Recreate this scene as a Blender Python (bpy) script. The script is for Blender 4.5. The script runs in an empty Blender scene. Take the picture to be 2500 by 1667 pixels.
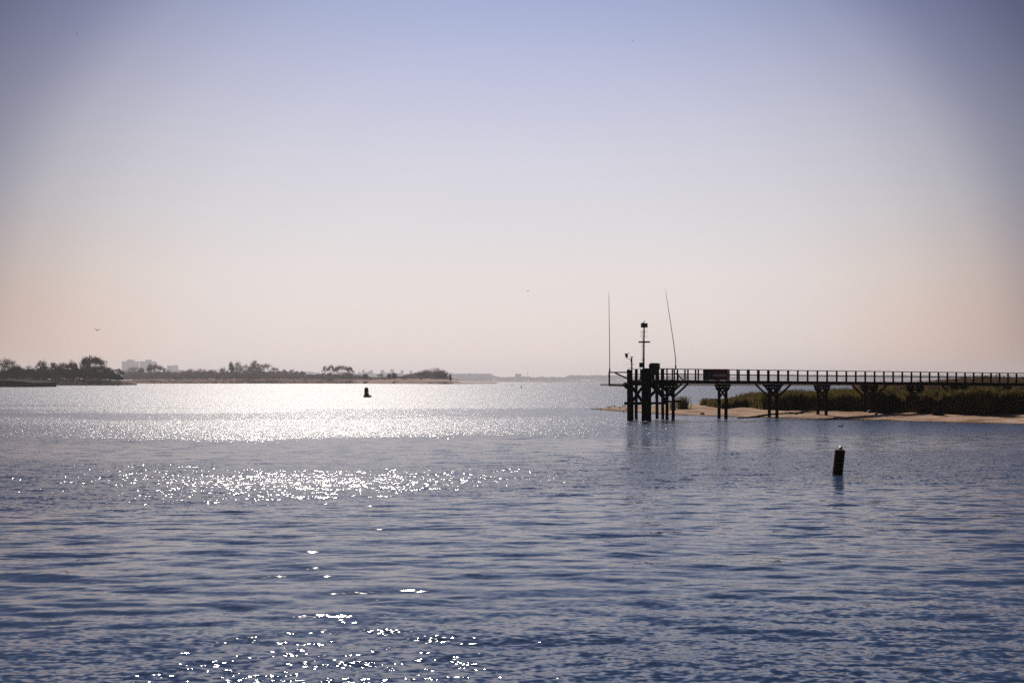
import bpy, bmesh, math, random
import numpy as np
from mathutils import Vector, Matrix
R = math.radians
C = bpy.context.scene.collection
SC = bpy.context.scene

# ------------------------------------------------------------------ camera
EYE, FPX, HOR = 3.7, 2000.0, 930.0        # eye height in m, focal length in photo pixels, horizon row
cam = bpy.data.cameras.new('camera'); co = bpy.data.objects.new('camera', cam); C.objects.link(co)
cam.sensor_width = 36; cam.lens = 36*FPX/2500; cam.shift_y = (HOR-833.5)/2500
cam.clip_start = 0.1; cam.clip_end = 30000
co.location = (0, 0, EYE); co.rotation_euler = (R(90), 0, 0)
SC.camera = co
SC.render.resolution_x, SC.render.resolution_y = 1024, 682
SC.view_settings.view_transform = 'Standard'; SC.view_settings.look = 'None'
SC.view_settings.exposure = 0.0; SC.view_settings.gamma = 1.0
SC.render.engine = 'CYCLES'
SC.cycles.use_denoising = False
SC.cycles.max_bounces = 6; SC.cycles.volume_bounces = 0; SC.cycles.transparent_max_bounces = 8
SC.cycles.use_adaptive_sampling = False
SC.cycles.sample_clamp_indirect = 4.0

# ------------------------------------------------------------------ light
SUN_AZ, SUN_EL = -14.0, 39.0              # degrees, azimuth from +Y towards +X
sd = bpy.data.lights.new('sun', 'SUN'); sd.energy = 4.0; sd.angle = R(0.53); sd.color = (1.0, 0.90, 0.79)
so = bpy.data.objects.new('sun', sd); C.objects.link(so)
so.rotation_euler = (R(90-SUN_EL), 0, R(180-SUN_AZ))
w = bpy.data.worlds.new('World'); SC.world = w; w.use_nodes = True
nt = w.node_tree; N = nt.nodes; L = nt.links; N.clear()
def nd(tree, typ, **kw):
    n = tree.nodes.new(typ)
    for k, v in kw.items():
        if k.startswith('i_'):
            n.inputs[int(k[2:])].default_value = v
        else: setattr(n, k, v)
    return n
def ramp(tree, stops, interp='LINEAR'):
    r = tree.nodes.new('ShaderNodeValToRGB'); cr = r.color_ramp; cr.interpolation = interp
    while len(cr.elements) > 1: cr.elements.remove(cr.elements[-1])
    cr.elements[0].position = stops[0][0]; cr.elements[0].color = stops[0][1] if len(stops[0][1]) == 4 else (*stops[0][1], 1)
    for p, c in stops[1:]:
        e = cr.elements.new(p); e.color = c if len(c) == 4 else (*c, 1)
    return r
def g3(v): return (v, v, v)
tc = nd(nt, 'ShaderNodeTexCoord')
sky = nd(nt, 'ShaderNodeTexSky', sky_type='NISHITA'); sky.sun_disc = False
sky.sun_elevation = R(SUN_EL); sky.sun_rotation = R(SUN_AZ); sky.dust_density = 2.0
bgn = nd(nt, 'ShaderNodeBackground'); bgn.inputs[1].default_value = 0.06
L.new(sky.outputs[0], bgn.inputs[0])
nrm = nd(nt, 'ShaderNodeVectorMath', operation='NORMALIZE'); L.new(tc.outputs['Generated'], nrm.inputs[0])
sep = nd(nt, 'ShaderNodeSeparateXYZ'); L.new(nrm.outputs[0], sep.inputs[0])
# colour of the hazy sky by elevation (z = sine of the elevation)
el = ramp(nt, [(0.0, (.84, .705, .665)), (.05, (.84, .73, .69)), (.12, (.82, .755, .73)), (.19, (.74, .715, .745)),
               (.26, (.665, .665, .76)), (.34, (.545, .57, .76)), (.42, (.40, .48, .75)), (.55, (.19, .27, .52)),
               (.72, (.08, .16, .40)), (1.0, (.06, .09, .26))])
L.new(sep.outputs[2], el.inputs[0])
# lens vignette put into the sky colour: it dims away from the view axis
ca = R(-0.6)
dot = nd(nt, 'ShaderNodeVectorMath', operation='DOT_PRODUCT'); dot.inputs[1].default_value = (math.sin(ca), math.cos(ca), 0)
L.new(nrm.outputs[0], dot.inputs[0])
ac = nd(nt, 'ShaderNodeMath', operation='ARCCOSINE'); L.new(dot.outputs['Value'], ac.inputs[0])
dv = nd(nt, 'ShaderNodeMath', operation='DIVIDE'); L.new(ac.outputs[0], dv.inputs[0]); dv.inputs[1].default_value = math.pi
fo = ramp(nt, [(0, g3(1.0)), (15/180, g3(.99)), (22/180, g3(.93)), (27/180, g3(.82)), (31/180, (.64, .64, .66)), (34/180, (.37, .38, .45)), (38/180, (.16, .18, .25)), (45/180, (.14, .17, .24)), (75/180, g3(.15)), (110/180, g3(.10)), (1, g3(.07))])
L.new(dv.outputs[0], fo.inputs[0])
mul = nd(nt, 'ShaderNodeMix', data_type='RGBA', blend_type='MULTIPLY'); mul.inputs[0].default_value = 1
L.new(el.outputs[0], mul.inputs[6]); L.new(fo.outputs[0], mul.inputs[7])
# low down and far from that axis the sky colour turns salmon
wa = ramp(nt, [(20/180, g3(0)), (33/180, g3(1))]); L.new(dv.outputs[0], wa.inputs[0])
wz = ramp(nt, [(.0, g3(1)), (.20, g3(0))]); L.new(sep.outputs[2], wz.inputs[0])
wm = nd(nt, 'ShaderNodeMath', operation='MULTIPLY'); L.new(wa.outputs[0], wm.inputs[0]); L.new(wz.outputs[0], wm.inputs[1])
wmx = nd(nt, 'ShaderNodeMix', data_type='RGBA', blend_type='MULTIPLY'); L.new(wm.outputs[0], wmx.inputs[0])
L.new(mul.outputs[2], wmx.inputs[6]); wmx.inputs[7].default_value = (1.14, .86, .66, 1)
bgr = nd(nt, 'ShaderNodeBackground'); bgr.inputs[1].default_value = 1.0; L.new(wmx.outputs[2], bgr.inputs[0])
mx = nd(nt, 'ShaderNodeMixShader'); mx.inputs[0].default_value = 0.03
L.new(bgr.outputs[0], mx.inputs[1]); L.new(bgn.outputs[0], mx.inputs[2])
w.cycles.sampling_method = 'NONE'
wo = nd(nt, 'ShaderNodeOutputWorld'); L.new(mx.outputs[0], wo.inputs[0])

# ------------------------------------------------------------------ helpers
def at(px, py, D):
    """world point at depth D that lies on this row and column of the photograph"""
    return Vector(((px-1250)/FPX*D, D, EYE-(py-HOR)/FPX*D))
def depth(py, z=0.0): return (EYE-z)*FPX/(py-HOR)
def mat(name, col, rough=.8, noise=None, spec=.3, bump=None, metallic=0, trans=0):
    m = bpy.data.materials.new(name); m.use_nodes = True; t = m.node_tree
    b = t.nodes['Principled BSDF']; b.inputs['Roughness'].default_value = rough
    b.inputs['Specular IOR Level'].default_value = spec; b.inputs['Metallic'].default_value = metallic
    b.inputs['Base Color'].default_value = (*col, 1)
    if noise:
        sc, c2 = noise
        cd = nd(t, 'ShaderNodeNewGeometry')
        nz = nd(t, 'ShaderNodeTexNoise'); nz.inputs['Scale'].default_value = sc; nz.inputs['Detail'].default_value = 5
        t.links.new(cd.outputs['Position'], nz.inputs['Vector'])
        rp = ramp(t, [(.35, col), (.65, c2)]); t.links.new(nz.outputs[0], rp.inputs[0])
        t.links.new(rp.outputs[0], b.inputs['Base Color'])
        if bump:
            bp = nd(t, 'ShaderNodeBump'); bp.inputs['Strength'].default_value = bump
            t.links.new(nz.outputs[0], bp.inputs['Height']); t.links.new(bp.outputs[0], b.inputs['Normal'])
        if trans:
            tr = nd(t, 'ShaderNodeBsdfTranslucent'); t.links.new(rp.outputs[0], tr.inputs[0])
            mxs = nd(t, 'ShaderNodeMixShader'); mxs.inputs[0].default_value = trans
            t.links.new(b.outputs[0], mxs.inputs[1]); t.links.new(tr.outputs[0], mxs.inputs[2])
            t.links.new(mxs.outputs[0], t.nodes['Material Output'].inputs[0])
    return m
class MB:
    """collects shapes, build() links them as one mesh object"""
    def __init__(s): s.v = []; s.f = []
    def box(s, c, size, rz=0, M=None):
        hx, hy, hz = [a/2 for a in size]; n = len(s.v)
        rot = Matrix.Rotation(rz, 3, 'Z') if M is None else M
        for x, y, z in ((-1,-1,-1),(1,-1,-1),(1,1,-1),(-1,1,-1),(-1,-1,1),(1,-1,1),(1,1,1),(-1,1,1)):
            s.v.append(tuple(Vector(c)+rot @ Vector((x*hx, y*hy, z*hz))))
        for f in ((0,3,2,1),(4,5,6,7),(0,1,5,4),(1,2,6,5),(2,3,7,6),(3,0,4,7)): s.f.append(tuple(n+i for i in f))
        return s
    def tube(s, pts, radii, k=8):
        pts = [Vector(p) for p in pts]; n0 = len(s.v)
        if not hasattr(radii, '__len__'): radii = [radii]*len(pts)
        up = None
        for i, p in enumerate(pts):
            d = (pts[min(i+1, len(pts)-1)]-pts[max(i-1, 0)]).normalized()
            a = d.orthogonal().normalized() if up is None else (up-d*up.dot(d)).normalized()
            up = a; b = d.cross(a)
            for j in range(k):
                t = 2*math.pi*j/k
                s.v.append(tuple(p+(a*math.cos(t)+b*math.sin(t))*radii[i]))
        for i in range(len(pts)-1):
            for j in range(k):
                a0 = n0+i*k+j; a1 = n0+i*k+(j+1) % k
                s.f.append((a0, a1, a1+k, a0+k))
        s.f.append(tuple(n0+j for j in range(k))[::-1]); s.f.append(tuple(n0+(len(pts)-1)*k+j for j in range(k)))
        return s
    def beam(s, a, b, w, h):
        """square timber from a to b; w horizontal width, h the other"""
        a = Vector(a); b = Vector(b); d = (b-a); ln = d.length; d.normalize()
        up = Vector((0, 0, 1)) if abs(d.z) < .95 else Vector((0, 1, 0))
        x = d.cross(up).normalized(); z = x.cross(d)
        M = Matrix((x, d, z)).transposed()
        return s.box((a+b)/2, (w, ln, h), M=M)
    def lathe(s, c, prof, k=16, M=None):
        n0 = len(s.v); c = Vector(c); M = M or Matrix.Identity(3)
        for r, z in prof:
            for j in range(k):
                t = 2*math.pi*j/k; s.v.append(tuple(c+M @ Vector((r*math.cos(t), r*math.sin(t), z))))
        for i in range(len(prof)-1):
            for j in range(k):
                a0 = n0+i*k+j; a1 = n0+i*k+(j+1) % k; s.f.append((a0, a1, a1+k, a0+k))
        s.f.append(tuple(n0+j for j in range(k))[::-1]); s.f.append(tuple(n0+(len(prof)-1)*k+j for j in range(k)))
        return s
    def build(s, name, m, parent=None, smooth=False, origin=None):
        me = bpy.data.meshes.new(name)
        o_ = Vector(origin) if origin is not None else Vector((0, 0, 0))
        if parent is not None and origin is None: o_ = Vector(parent.get('_org', (0, 0, 0)))
        V = [tuple(Vector(v)-o_) for v in s.v]
        me.from_pydata(V, [], s.f); me.materials.append(m)
        if smooth: me.polygons.foreach_set('use_smooth', [True]*len(me.polygons))
        o = bpy.data.objects.new(name, me); C.objects.link(o)
        if parent is not None: o.parent = parent; o['_org'] = tuple(o_)
        else: o.location = o_
        return o
def tag(o, label=None, cat=None, group=None, kind=None):
    if label: o['label'] = label
    if cat: o['category'] = cat
    if group: o['group'] = group
    if kind: o['kind'] = kind
    return o
def empty(name, loc, label, cat, group=None):
    o = bpy.data.objects.new(name, None); C.objects.link(o); o.location = loc; o['_org'] = tuple(loc)
    return tag(o, label, cat, group)
def mesh_np(name, V, F, m, parent=None, origin=None, smooth=False):
    """numpy mesh: V (n,3), F (m,k)"""
    V = np.asarray(V, np.float32); F = np.asarray(F, np.int32)
    o_ = np.array(origin if origin is not None else (parent['_org'] if parent is not None else (0, 0, 0)), np.float32)
    me = bpy.data.meshes.new(name); me.vertices.add(len(V)); me.vertices.foreach_set('co', (V-o_).ravel())
    me.loops.add(F.size); me.loops.foreach_set('vertex_index', F.ravel())
    me.polygons.add(len(F)); me.polygons.foreach_set('loop_start', np.arange(len(F), dtype=np.int32)*F.shape[1])
    if smooth: me.polygons.foreach_set('use_smooth', np.ones(len(F), bool))
    me.update(calc_edges=True); me.materials.append(m)
    o = bpy.data.objects.new(name, me); C.objects.link(o)
    if parent is not None: o.parent = parent
    else: o.location = tuple(float(a) for a in o_)
    return o
def vnoise(x, y, seed=0):
    """smooth value noise, numpy"""
    xi = np.floor(x).astype(np.int64); yi = np.floor(y).astype(np.int64); fx = x-xi; fy = y-yi
    fx = fx*fx*(3-2*fx); fy = fy*fy*(3-2*fy)
    def h(a, b):
        n = (a*374761393+b*668265263+seed*1442695041) & 0xffffffff
        n = ((n ^ (n >> 13))*1274126177) & 0xffffffff
        return ((n ^ (n >> 16)) & 0xffff)/65535.0
    return (h(xi, yi)*(1-fx)+h(xi+1, yi)*fx)*(1-fy)+(h(xi, yi+1)*(1-fx)+h(xi+1, yi+1)*fx)*fy

# ------------------------------------------------------------------ water
def water_material():
    m = bpy.data.materials.new('sea_water'); m.use_nodes = True; t = m.node_tree; LK = t.links
    b = t.nodes['Principled BSDF']
    b.inputs['Base Color'].default_value = (.040, .072, .155, 1)
    b.inputs['Roughness'].default_value = .06; b.inputs['IOR'].default_value = 1.42
    geo = nd(t, 'ShaderNodeNewGeometry')
    def noise(sc, stretch, detail=2.0, rough=.5, off=0.0):
        mp = nd(t, 'ShaderNodeMapping'); mp.inputs['Scale'].default_value = (sc*stretch, sc, 1)
        mp.inputs['Location'].default_value = (off, off*1.7, 0)
        LK.new(geo.outputs['Position'], mp.inputs['Vector'])
        nz = nd(t, 'ShaderNodeTexNoise', noise_dimensions='2D'); nz.inputs['Scale'].default_value = 1
        nz.inputs['Detail'].default_value = detail; nz.inputs['Roughness'].default_value = rough
        LK.new(mp.outputs[0], nz.inputs['Vector']); return nz
    def math_(op, a, b_):
        n = nd(t, 'ShaderNodeMath', operation=op)
        for i, s in enumerate((a, b_)):
            if s is None: continue
            if isinstance(s, (int, float)): n.inputs[i].default_value = s
            else: LK.new(s, n.inputs[i])
        return n.outputs[0]
    # wind bands: gusts roughen some stretches of the bay and leave others slick
    sp = nd(t, 'ShaderNodeSeparateXYZ'); LK.new(geo.outputs['Position'], sp.inputs[0])
    lg = math_('LOGARITHM', math_('MAXIMUM', sp.outputs[1], 1.0), 10.0)
    wp = noise(.035, .45, 3, .55); wp2 = noise(.11, .35, 3, .6, 31)
    sh = math_('MULTIPLY', math_('SUBTRACT', wp.outputs[0], .5), .26)
    sh2 = math_('MULTIPLY', math_('SUBTRACT', wp2.outputs[0], .5), .14)
    v = math_('ADD', math_('ADD', lg, sh), sh2)
    u = math_('DIVIDE', math_('SUBTRACT', v, .8), 3.0)
    def P(lv): return (lv-.8)/3.0
    wind = ramp(t, [(P(.8), g3(.52)), (P(1.04), g3(.47)), (P(1.13), g3(.24)), (P(1.18), g3(.07)), (P(1.38), g3(.07)), (P(1.445), g3(.42)), (P(1.50), g3(.57)),
                    (P(1.55), g3(.46)), (P(1.60), g3(.14)), (P(1.69), g3(.14)), (P(1.75), g3(.66)), (P(1.90), g3(.85)), (P(1.94), g3(.50)),
                    (P(2.00), g3(.48)), (P(2.06), g3(.90)), (P(2.4), g3(1.0)), (P(3.4), g3(.9)), (1.0, g3(.8))])
    # capillary ripples too small to model widen the reflection where the wind blows
    cap = ramp(t, [(P(.8), g3(.07)), (P(1.13), g3(.06)), (P(1.38), g3(.06)), (P(1.50), g3(.17)), (P(1.60), g3(.12)), (P(1.70), g3(.15)), (P(1.76), g3(.23)),
                   (P(1.90), g3(.30)), (P(1.94), g3(.24)), (P(2.00), g3(.25)), (P(2.07), g3(.36)), (P(2.5), g3(.43)), (1.0, g3(.46))])
    LK.new(u, cap.inputs[0]); LK.new(cap.outputs[0], b.inputs['Roughness'])
    LK.new(u, wind.inputs[0])
    def slopes(nz, ax, ay):
        s = nd(t, 'ShaderNodeVectorMath', operation='SUBTRACT'); LK.new(nz.outputs['Color'], s.inputs[0]); s.inputs[1].default_value = (.5, .5, .5)
        q = nd(t, 'ShaderNodeVectorMath', operation='MULTIPLY'); LK.new(s.outputs[0], q.inputs[0]); q.inputs[1].default_value = (ax, ay, 0)
        return q.outputs[0]
    def vadd(a, b_):
        n = nd(t, 'ShaderNodeVectorMath', operation='ADD'); LK.new(a, n.inputs[0]); LK.new(b_, n.inputs[1]); return n.outputs[0]
    fine = vadd(slopes(noise(14, .42, 1, .6, 3), 1.9, 2.0), slopes(noise(5.5, .3, 2, .6, 9), .95, 1.5))
    sc = nd(t, 'ShaderNodeVectorMath', operation='SCALE'); LK.new(fine, sc.inputs[0]); LK.new(wind.outputs[0], sc.inputs['Scale'])
    sl = vadd(sc.outputs[0], slopes(noise(2.6, .2, 2, .6, 17), .08, .42))
    nm = nd(t, 'ShaderNodeVectorMath', operation='NORMALIZE'); LK.new(vadd(geo.outputs['Normal'], sl), nm.inputs[0])
    LK.new(nm.outputs[0], b.inputs['Normal'])
    return m
def axis(fine, core0, core1, lo, hi, grow):
    a = list(np.arange(core0, core1, fine)); s = fine; x = a[-1]
    while x < hi: s *= grow; x += s; a.append(x)
    s = fine; x = a[0]
    while x > lo: s *= grow; x -= s; a.insert(0, x)
    return np.array(a)
def water_height(xs, ys):
    rs = np.random.RandomState(7); Z = np.zeros((len(ys), len(xs))); dx = np.gradient(xs); dy = np.gradient(ys)
    for i in range(170):
        lam = math.exp(rs.uniform(math.log(.17), math.log(2.4)))
        th = rs.normal(math.pi/2+.06, .30)
        k = 2*math.pi/lam; kx, ky = k*math.cos(th), k*math.sin(th)
        slope = .0090*(1.0 if lam < 1.2 else .55)
        fy = np.clip(lam/(2.6*dy)-.8, 0, 1); fx = np.clip(lam/abs(math.cos(th)+1e-6)/(3.0*dx)-.8, 0, 1)
        iy = np.where(fy > 0)[0]; ix = np.where(fx > 0)[0]; ph0 = rs.uniform(0, 6.28)
        if len(iy) == 0 or len(ix) == 0: continue
        sl = (slice(iy[0], iy[-1]+1), slice(ix[0], ix[-1]+1)); X, Y = np.meshgrid(xs[sl[1]], ys[sl[0]])
        # wave groups swell and fade, so no crest runs on for ever
        g = vnoise(X/(lam*5)+i*13.7, Y/(lam*4)+i*7.1, i)
        Z[sl] += np.outer(fy[sl[0]], fx[sl[1]])*(.42+1.15*g)*slope/k*(np.sin(kx*X+ky*Y+ph0+1.8*g)+.18*np.cos(2*(kx*X+ky*Y+ph0+1.8*g)))
    X, Y = np.meshgrid(xs, ys)
    bx, by = .5*(2045-1250)/1000*32.3, 32.3   # heave of water round the red can buoy
    Z += .05*np.exp(-(((X-bx+.42)/.22)**2+((Y-by)/.13)**2))
    return Z
xs = axis(.09, -13, 13, -8500, 8500, 1.0125)
ys = axis(.045, 8.8, 27, -1500, 9800, 1.0078)
XX, YY = np.meshgrid(xs, ys); ZZ = water_height(xs, ys)
V = np.stack([XX, YY, ZZ], -1).reshape(-1, 3); nx = len(xs); ny = len(ys)
I = (np.arange(ny-1)[:, None]*nx+np.arange(nx-1)[None, :]).ravel()
F = np.stack([I, I+1, I+nx+1, I+nx], 1)
water = mesh_np('water', V, F, water_material(), smooth=True); tag(water, kind='structure')
print('water verts', len(V))

# ------------------------------------------------------------------ materials
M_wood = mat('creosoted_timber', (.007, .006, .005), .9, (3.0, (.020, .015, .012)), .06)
M_steel = mat('dark_painted_steel', (.02, .018, .018), .6, (5, (.04, .03, .026)), .3)
M_grey = mat('grey_cabinet_paint', (.06, .055, .06), .6, (4, (.09, .08, .085)))
M_sand = None
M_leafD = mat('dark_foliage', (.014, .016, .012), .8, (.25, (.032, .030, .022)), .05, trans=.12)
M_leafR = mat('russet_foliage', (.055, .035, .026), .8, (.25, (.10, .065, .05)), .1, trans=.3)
M_leafM = mat('hazed_autumn_foliage', (.15, .125, .15), .8, (.06, (.24, .19, .19)), .1, trans=.35)  # mauve haze put into the autumn leaf colour of the middle shore
M_leafT = mat('tan_foliage', (.20, .145, .135), .8, (.06, (.30, .22, .19)), .1, trans=.4)  # tan leaf colour lightened in place of middle-shore haze
M_leafF = mat('far_hazed_foliage', (.26, .26, .32), .8, (.02, (.32, .31, .36)), .1, trans=.4)  # pale blue-grey distance haze put into the leaf colour
M_bark = mat('tree_bark', (.035, .026, .022), .9, (1.5, (.06, .045, .038)), .1)
M_reed = mat('green_reed', (.030, .030, .009), .7, (2.6, (.20, .155, .048)), .15, trans=.5)  # bright yellowish noise flecks paint in blades lit from behind
M_tan = mat('tan_reed', (.13, .085, .055), .8, (.4, (.22, .14, .10)), .1, trans=.4)
M_bird = mat('dark_plumage', (.02, .018, .018), .7, (20, (.05, .045, .04)))
M_wall = mat('hazed_concrete_wall', (.60, .60, .70), .85, (.05, (.66, .66, .74)))  # concrete tone raised to carry some of the distance haze
M_glass = mat('window_glass', (.08, .09, .11), .2, (.1, (.12, .13, .15)), .5)

# ------------------------------------------------------------------ far land
def land(name, rows, D0, D1, zf, m, seed=1, ragged=1.0):
    """a low shore: rows = [(px, crest_row_z)], front edge at D0(px), height field reaching back to D1"""
    pxs = np.linspace(rows[0][0], rows[-1][0], 260); top = np.interp(pxs, [r[0] for r in rows], [r[1] for r in rows])
    d0 = np.interp(pxs, [r[0] for r in D0], [r[1] for r in D0])
    T = np.array([0, .02, .06, .14, .3, .6, .9, 1.0]); H = np.array([-.6, .45, .8, 1.0, 1.0, 1.0, .8, -.5])
    V = []; 
    for i, p in enumerate(pxs):
        for tt, hh in zip(T, H):
            d = d0[i]+tt*(D1-d0[i])
            j = (vnoise(np.array([p*.15]), np.array([tt*9.]), seed)[0]-.5)
            dd = d0[i]+tt*(D1-d0[i])+(j*d0[i]*.02*ragged if tt < .2 else 0)
            z = (top[i]*hh*(1+.5*j)) if hh > 0 else hh
            if i in (0, len(pxs)-1): z = -.6
            V.append(((p-1250)/FPX*d0[i]*(1+.0*tt)*(1 if tt == 0 else dd/d0[i]), dd, z))
    n = len(T); F = []
    for i in range(len(pxs)-1):
        for j in range(n-1): F.append((i*n+j, (i+1)*n+j, (i+1)*n+j+1, i*n+j+1))
    o = mesh_np(name, V, F, m, smooth=True); tag(o, kind='structure'); return o
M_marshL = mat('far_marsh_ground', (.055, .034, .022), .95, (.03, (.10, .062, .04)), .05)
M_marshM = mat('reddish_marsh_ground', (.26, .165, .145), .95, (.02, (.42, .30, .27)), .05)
M_far = mat('far_shore_ground', (.30, .26, .27), .95, (.01, (.36, .32, .33)), .05)  # ground colour kept pale to stand for distance haze
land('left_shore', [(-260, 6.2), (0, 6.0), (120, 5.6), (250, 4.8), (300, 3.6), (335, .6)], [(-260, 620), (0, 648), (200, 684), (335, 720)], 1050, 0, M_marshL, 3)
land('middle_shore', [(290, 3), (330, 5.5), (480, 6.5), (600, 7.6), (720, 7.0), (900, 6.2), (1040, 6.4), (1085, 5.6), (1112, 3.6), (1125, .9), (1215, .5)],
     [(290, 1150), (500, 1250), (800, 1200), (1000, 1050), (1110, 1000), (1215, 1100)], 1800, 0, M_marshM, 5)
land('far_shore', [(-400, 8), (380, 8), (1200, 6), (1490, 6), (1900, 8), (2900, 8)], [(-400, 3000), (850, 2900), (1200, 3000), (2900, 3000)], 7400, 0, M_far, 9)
land('right_mud_bank', [(1462, .2), (1500, .9), (1700, 1.6), (2100, 1.9), (2700, 2.2)], [(1462, 640), (2700, 600)], 1000, 0, mat('grey_mud_bank', (.06, .05, .046), .95, (.03, (.10, .08, .07)), .05), 11)

# ------------------------------------------------------------------ trees
def cards(cent, size, rng, flat=.6):
    """leaf sprays: small randomly turned quads round the given centres"""
    n = len(cent); a = rng.normal(size=(n, 3)); a /= np.linalg.norm(a, axis=1)[:, None]
    b = rng.normal(size=(n, 3)); b -= a*(a*b).sum(1)[:, None]; b /= np.linalg.norm(b, axis=1)[:, None]
    s = size*rng.uniform(.5, 1.3, (n, 1)); t = s*rng.uniform(.5, .9, (n, 1))
    V = np.stack([cent-a*s*.5, cent+b*t*.5, cent+a*s*.5, cent-b*t*.5], 1).reshape(-1, 3)
    return V, np.arange(4*n).reshape(n, 4)
def tree(px, D, zb, top, wpx, style, label, name='tree', group='trees on the far shores', seed=None, m=None, base=None):
    """px column of the trunk, D its distance, top the photo row of its tip, wpx crown width in photo pixels"""
    rng = np.random.RandomState(seed if seed is not None else int(px*7+top)); rnd = random.Random(int(px*13+top))
    b = Vector(((px-1250)/FPX*D, D, zb)); ztop = EYE-(top-HOR)/FPX*D; H = ztop-zb; W = wpx/FPX*D
    o = empty(name, b, label, 'tree' if name != 'shrub' else 'shrub', group)
    tips = []; segs = []
    def grow(p, d, ln, r, lev):
        q = p+d*ln; segs.append((p, q, r, r*.62))
        if lev <= 2 and style != 'umbrella' and rnd.random() < .6: tips.append(q)
        if lev == 0: tips.append(q); return
        for i in range(rnd.choice((3, 3, 4)) if lev > 1 else 3):
            az = rnd.uniform(0, 6.283); sp = rnd.uniform(.35, .85)
            nd_ = (d+Vector((math.cos(az), math.sin(az), rnd.uniform(-.1, .45)))*sp).normalized()
            grow(q, nd_, ln*rnd.uniform(.6, .85), r*.6, lev-1)
    trunk_h = {'dense': .22, 'umbrella': .38, 'open': .30, 'bare': .26, 'column': .15, 'bush': .10}[style]
    grow(Vector((0, 0, 0)), Vector((rnd.uniform(-.08, .08), 0, 1)).normalized(), trunk_h, .028, 4)
    T = np.array([tuple(t) for t in tips]); lo = T.min(0); hi = T.max(0)
    sx = W/(hi[0]-lo[0])*.92; cx = (lo[0]+hi[0])/2; sy = sx; z0 = H*trunk_h
    def mp(p):
        z = p[2]; zz = z/trunk_h*z0 if z < trunk_h else z0+(z-trunk_h)/(hi[2]-trunk_h)*(H*.90-z0)
        f = min(1, max(0, z/trunk_h))
        rn = min(1, math.hypot(p[0]-cx, p[1])/((hi[0]-lo[0])*.5)); zz -= (.34 if style in ('umbrella', 'open', 'bare') else .2)*(zz-z0)*rn*rn*f
        return Vector((b.x+(p[0]-cx*f)*sx, b.y+p[1]*sy, zb+zz))
    tk = MB()
    for p, q, r0, r1 in segs:
        rr = max(.09 if style in ('bare', 'open') else .06, r0*H*.6); r2 = max(.07 if style in ('bare', 'open') else .05, r1*H*.6)
        tk.tube([mp(p), mp(q)], [rr, r2], 5)
    tk.build('trunk', M_bark, o)
    P = np.array([tuple(mp(t)) for t in T])
    nper = {'dense': 34, 'umbrella': 36, 'open': 17, 'bare': 9, 'column': 30, 'bush': 56}[style]
    spread = {'dense': .06, 'umbrella': .055, 'open': .05, 'bare': .045, 'column': .06, 'bush': .08}[style]
    if style in ('dense', 'bush', 'column'):
        # fill the lower crown too, in clumps
        K = 75; t_ = rng.uniform(0, 1, K); ang = rng.uniform(0, 6.283, K)
        zz = .12+.80*t_; rr = np.sqrt(np.maximum(.03, 1-((zz-.52)/.46)**2))*rng.uniform(.3, 1, K)
        Q = np.stack([b.x+np.cos(ang)*rr*W*.46, b.y+np.sin(ang)*rr*W*.46, zb+zz*H], 1); P = np.vstack([P[rng.choice(len(P), 22)], Q])
    n = len(P)*nper; idx = rng.randint(0, len(P), n)
    cl = rng.uniform(.6, 1.5, len(P))[idx][:, None]
    cent = P[idx]+rng.normal(size=(n, 3))*np.array([W, W, H*.8])*spread*cl
    cent[:, 2] = zb+.3+np.abs(cent[:, 2]-zb-.3)
    size = max(.55, .035*H)*(.75 if style in ('bare', 'open') else 1)
    Vc, Fc = cards(cent, size, rng)
    mesh_np('crown', Vc, Fc, m or (M_leafR if style in ('open', 'bare') else M_leafD), o)
    return o
LT = [ # left shore
 (18, 700, 872, 44, 'dense', 'tall black flat-topped tree standing behind the black jetty'),
 (40, 705, 893, 34, 'bush', 'low black tree close beside the tall flat-topped tree behind the jetty'),
 (63, 790, 887, 44, 'open', 'reddish domed tree between two dark trees on the left shore'),
 (103, 770, 878, 30, 'dense', 'dark pointed tree standing up from the left shore thicket'),
 (100, 765, 898, 50, 'bush', 'wide dark bush below the pointed tree on the left shore'),
 (130, 780, 884, 25, 'dense', 'narrow round-topped tree left of the middle of the left shore wood'),
 (153, 780, 883, 36, 'dense', 'broad dark tree in the middle of the left shore wood'),
 (178, 830, 873, 26, 'bare', 'thin bare tree standing pale behind the left shore wood'),
 (182, 785, 885, 18, 'dense', 'small round dark tree in front of the thin bare tree'),
 (207, 790, 876, 28, 'dense', 'dark tree leaning against the tall umbrella tree'),
 (229, 790, 864, 58, 'umbrella', 'tallest tree on the left shore, umbrella crown with sky showing through its limbs'),
 (218, 780, 891, 46, 'bush', 'wide dark bush below the umbrella tree'),
 (245, 780, 890, 46, 'bush', 'dark bush on the right below the umbrella tree'),
 (264, 800, 896, 28, 'dense', 'low grey-brown tree between the umbrella tree and the round shore tree'),
 (287, 745, 899, 36, 'dense', 'round dark tree alone near the tip of the left shore')]
for px, D, top, wp_, st, lb in LT: tree(px, D*.92, 4.6 if px < 270 else 3.4, top, wp_, st, lb, group='trees on the left shore')
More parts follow.
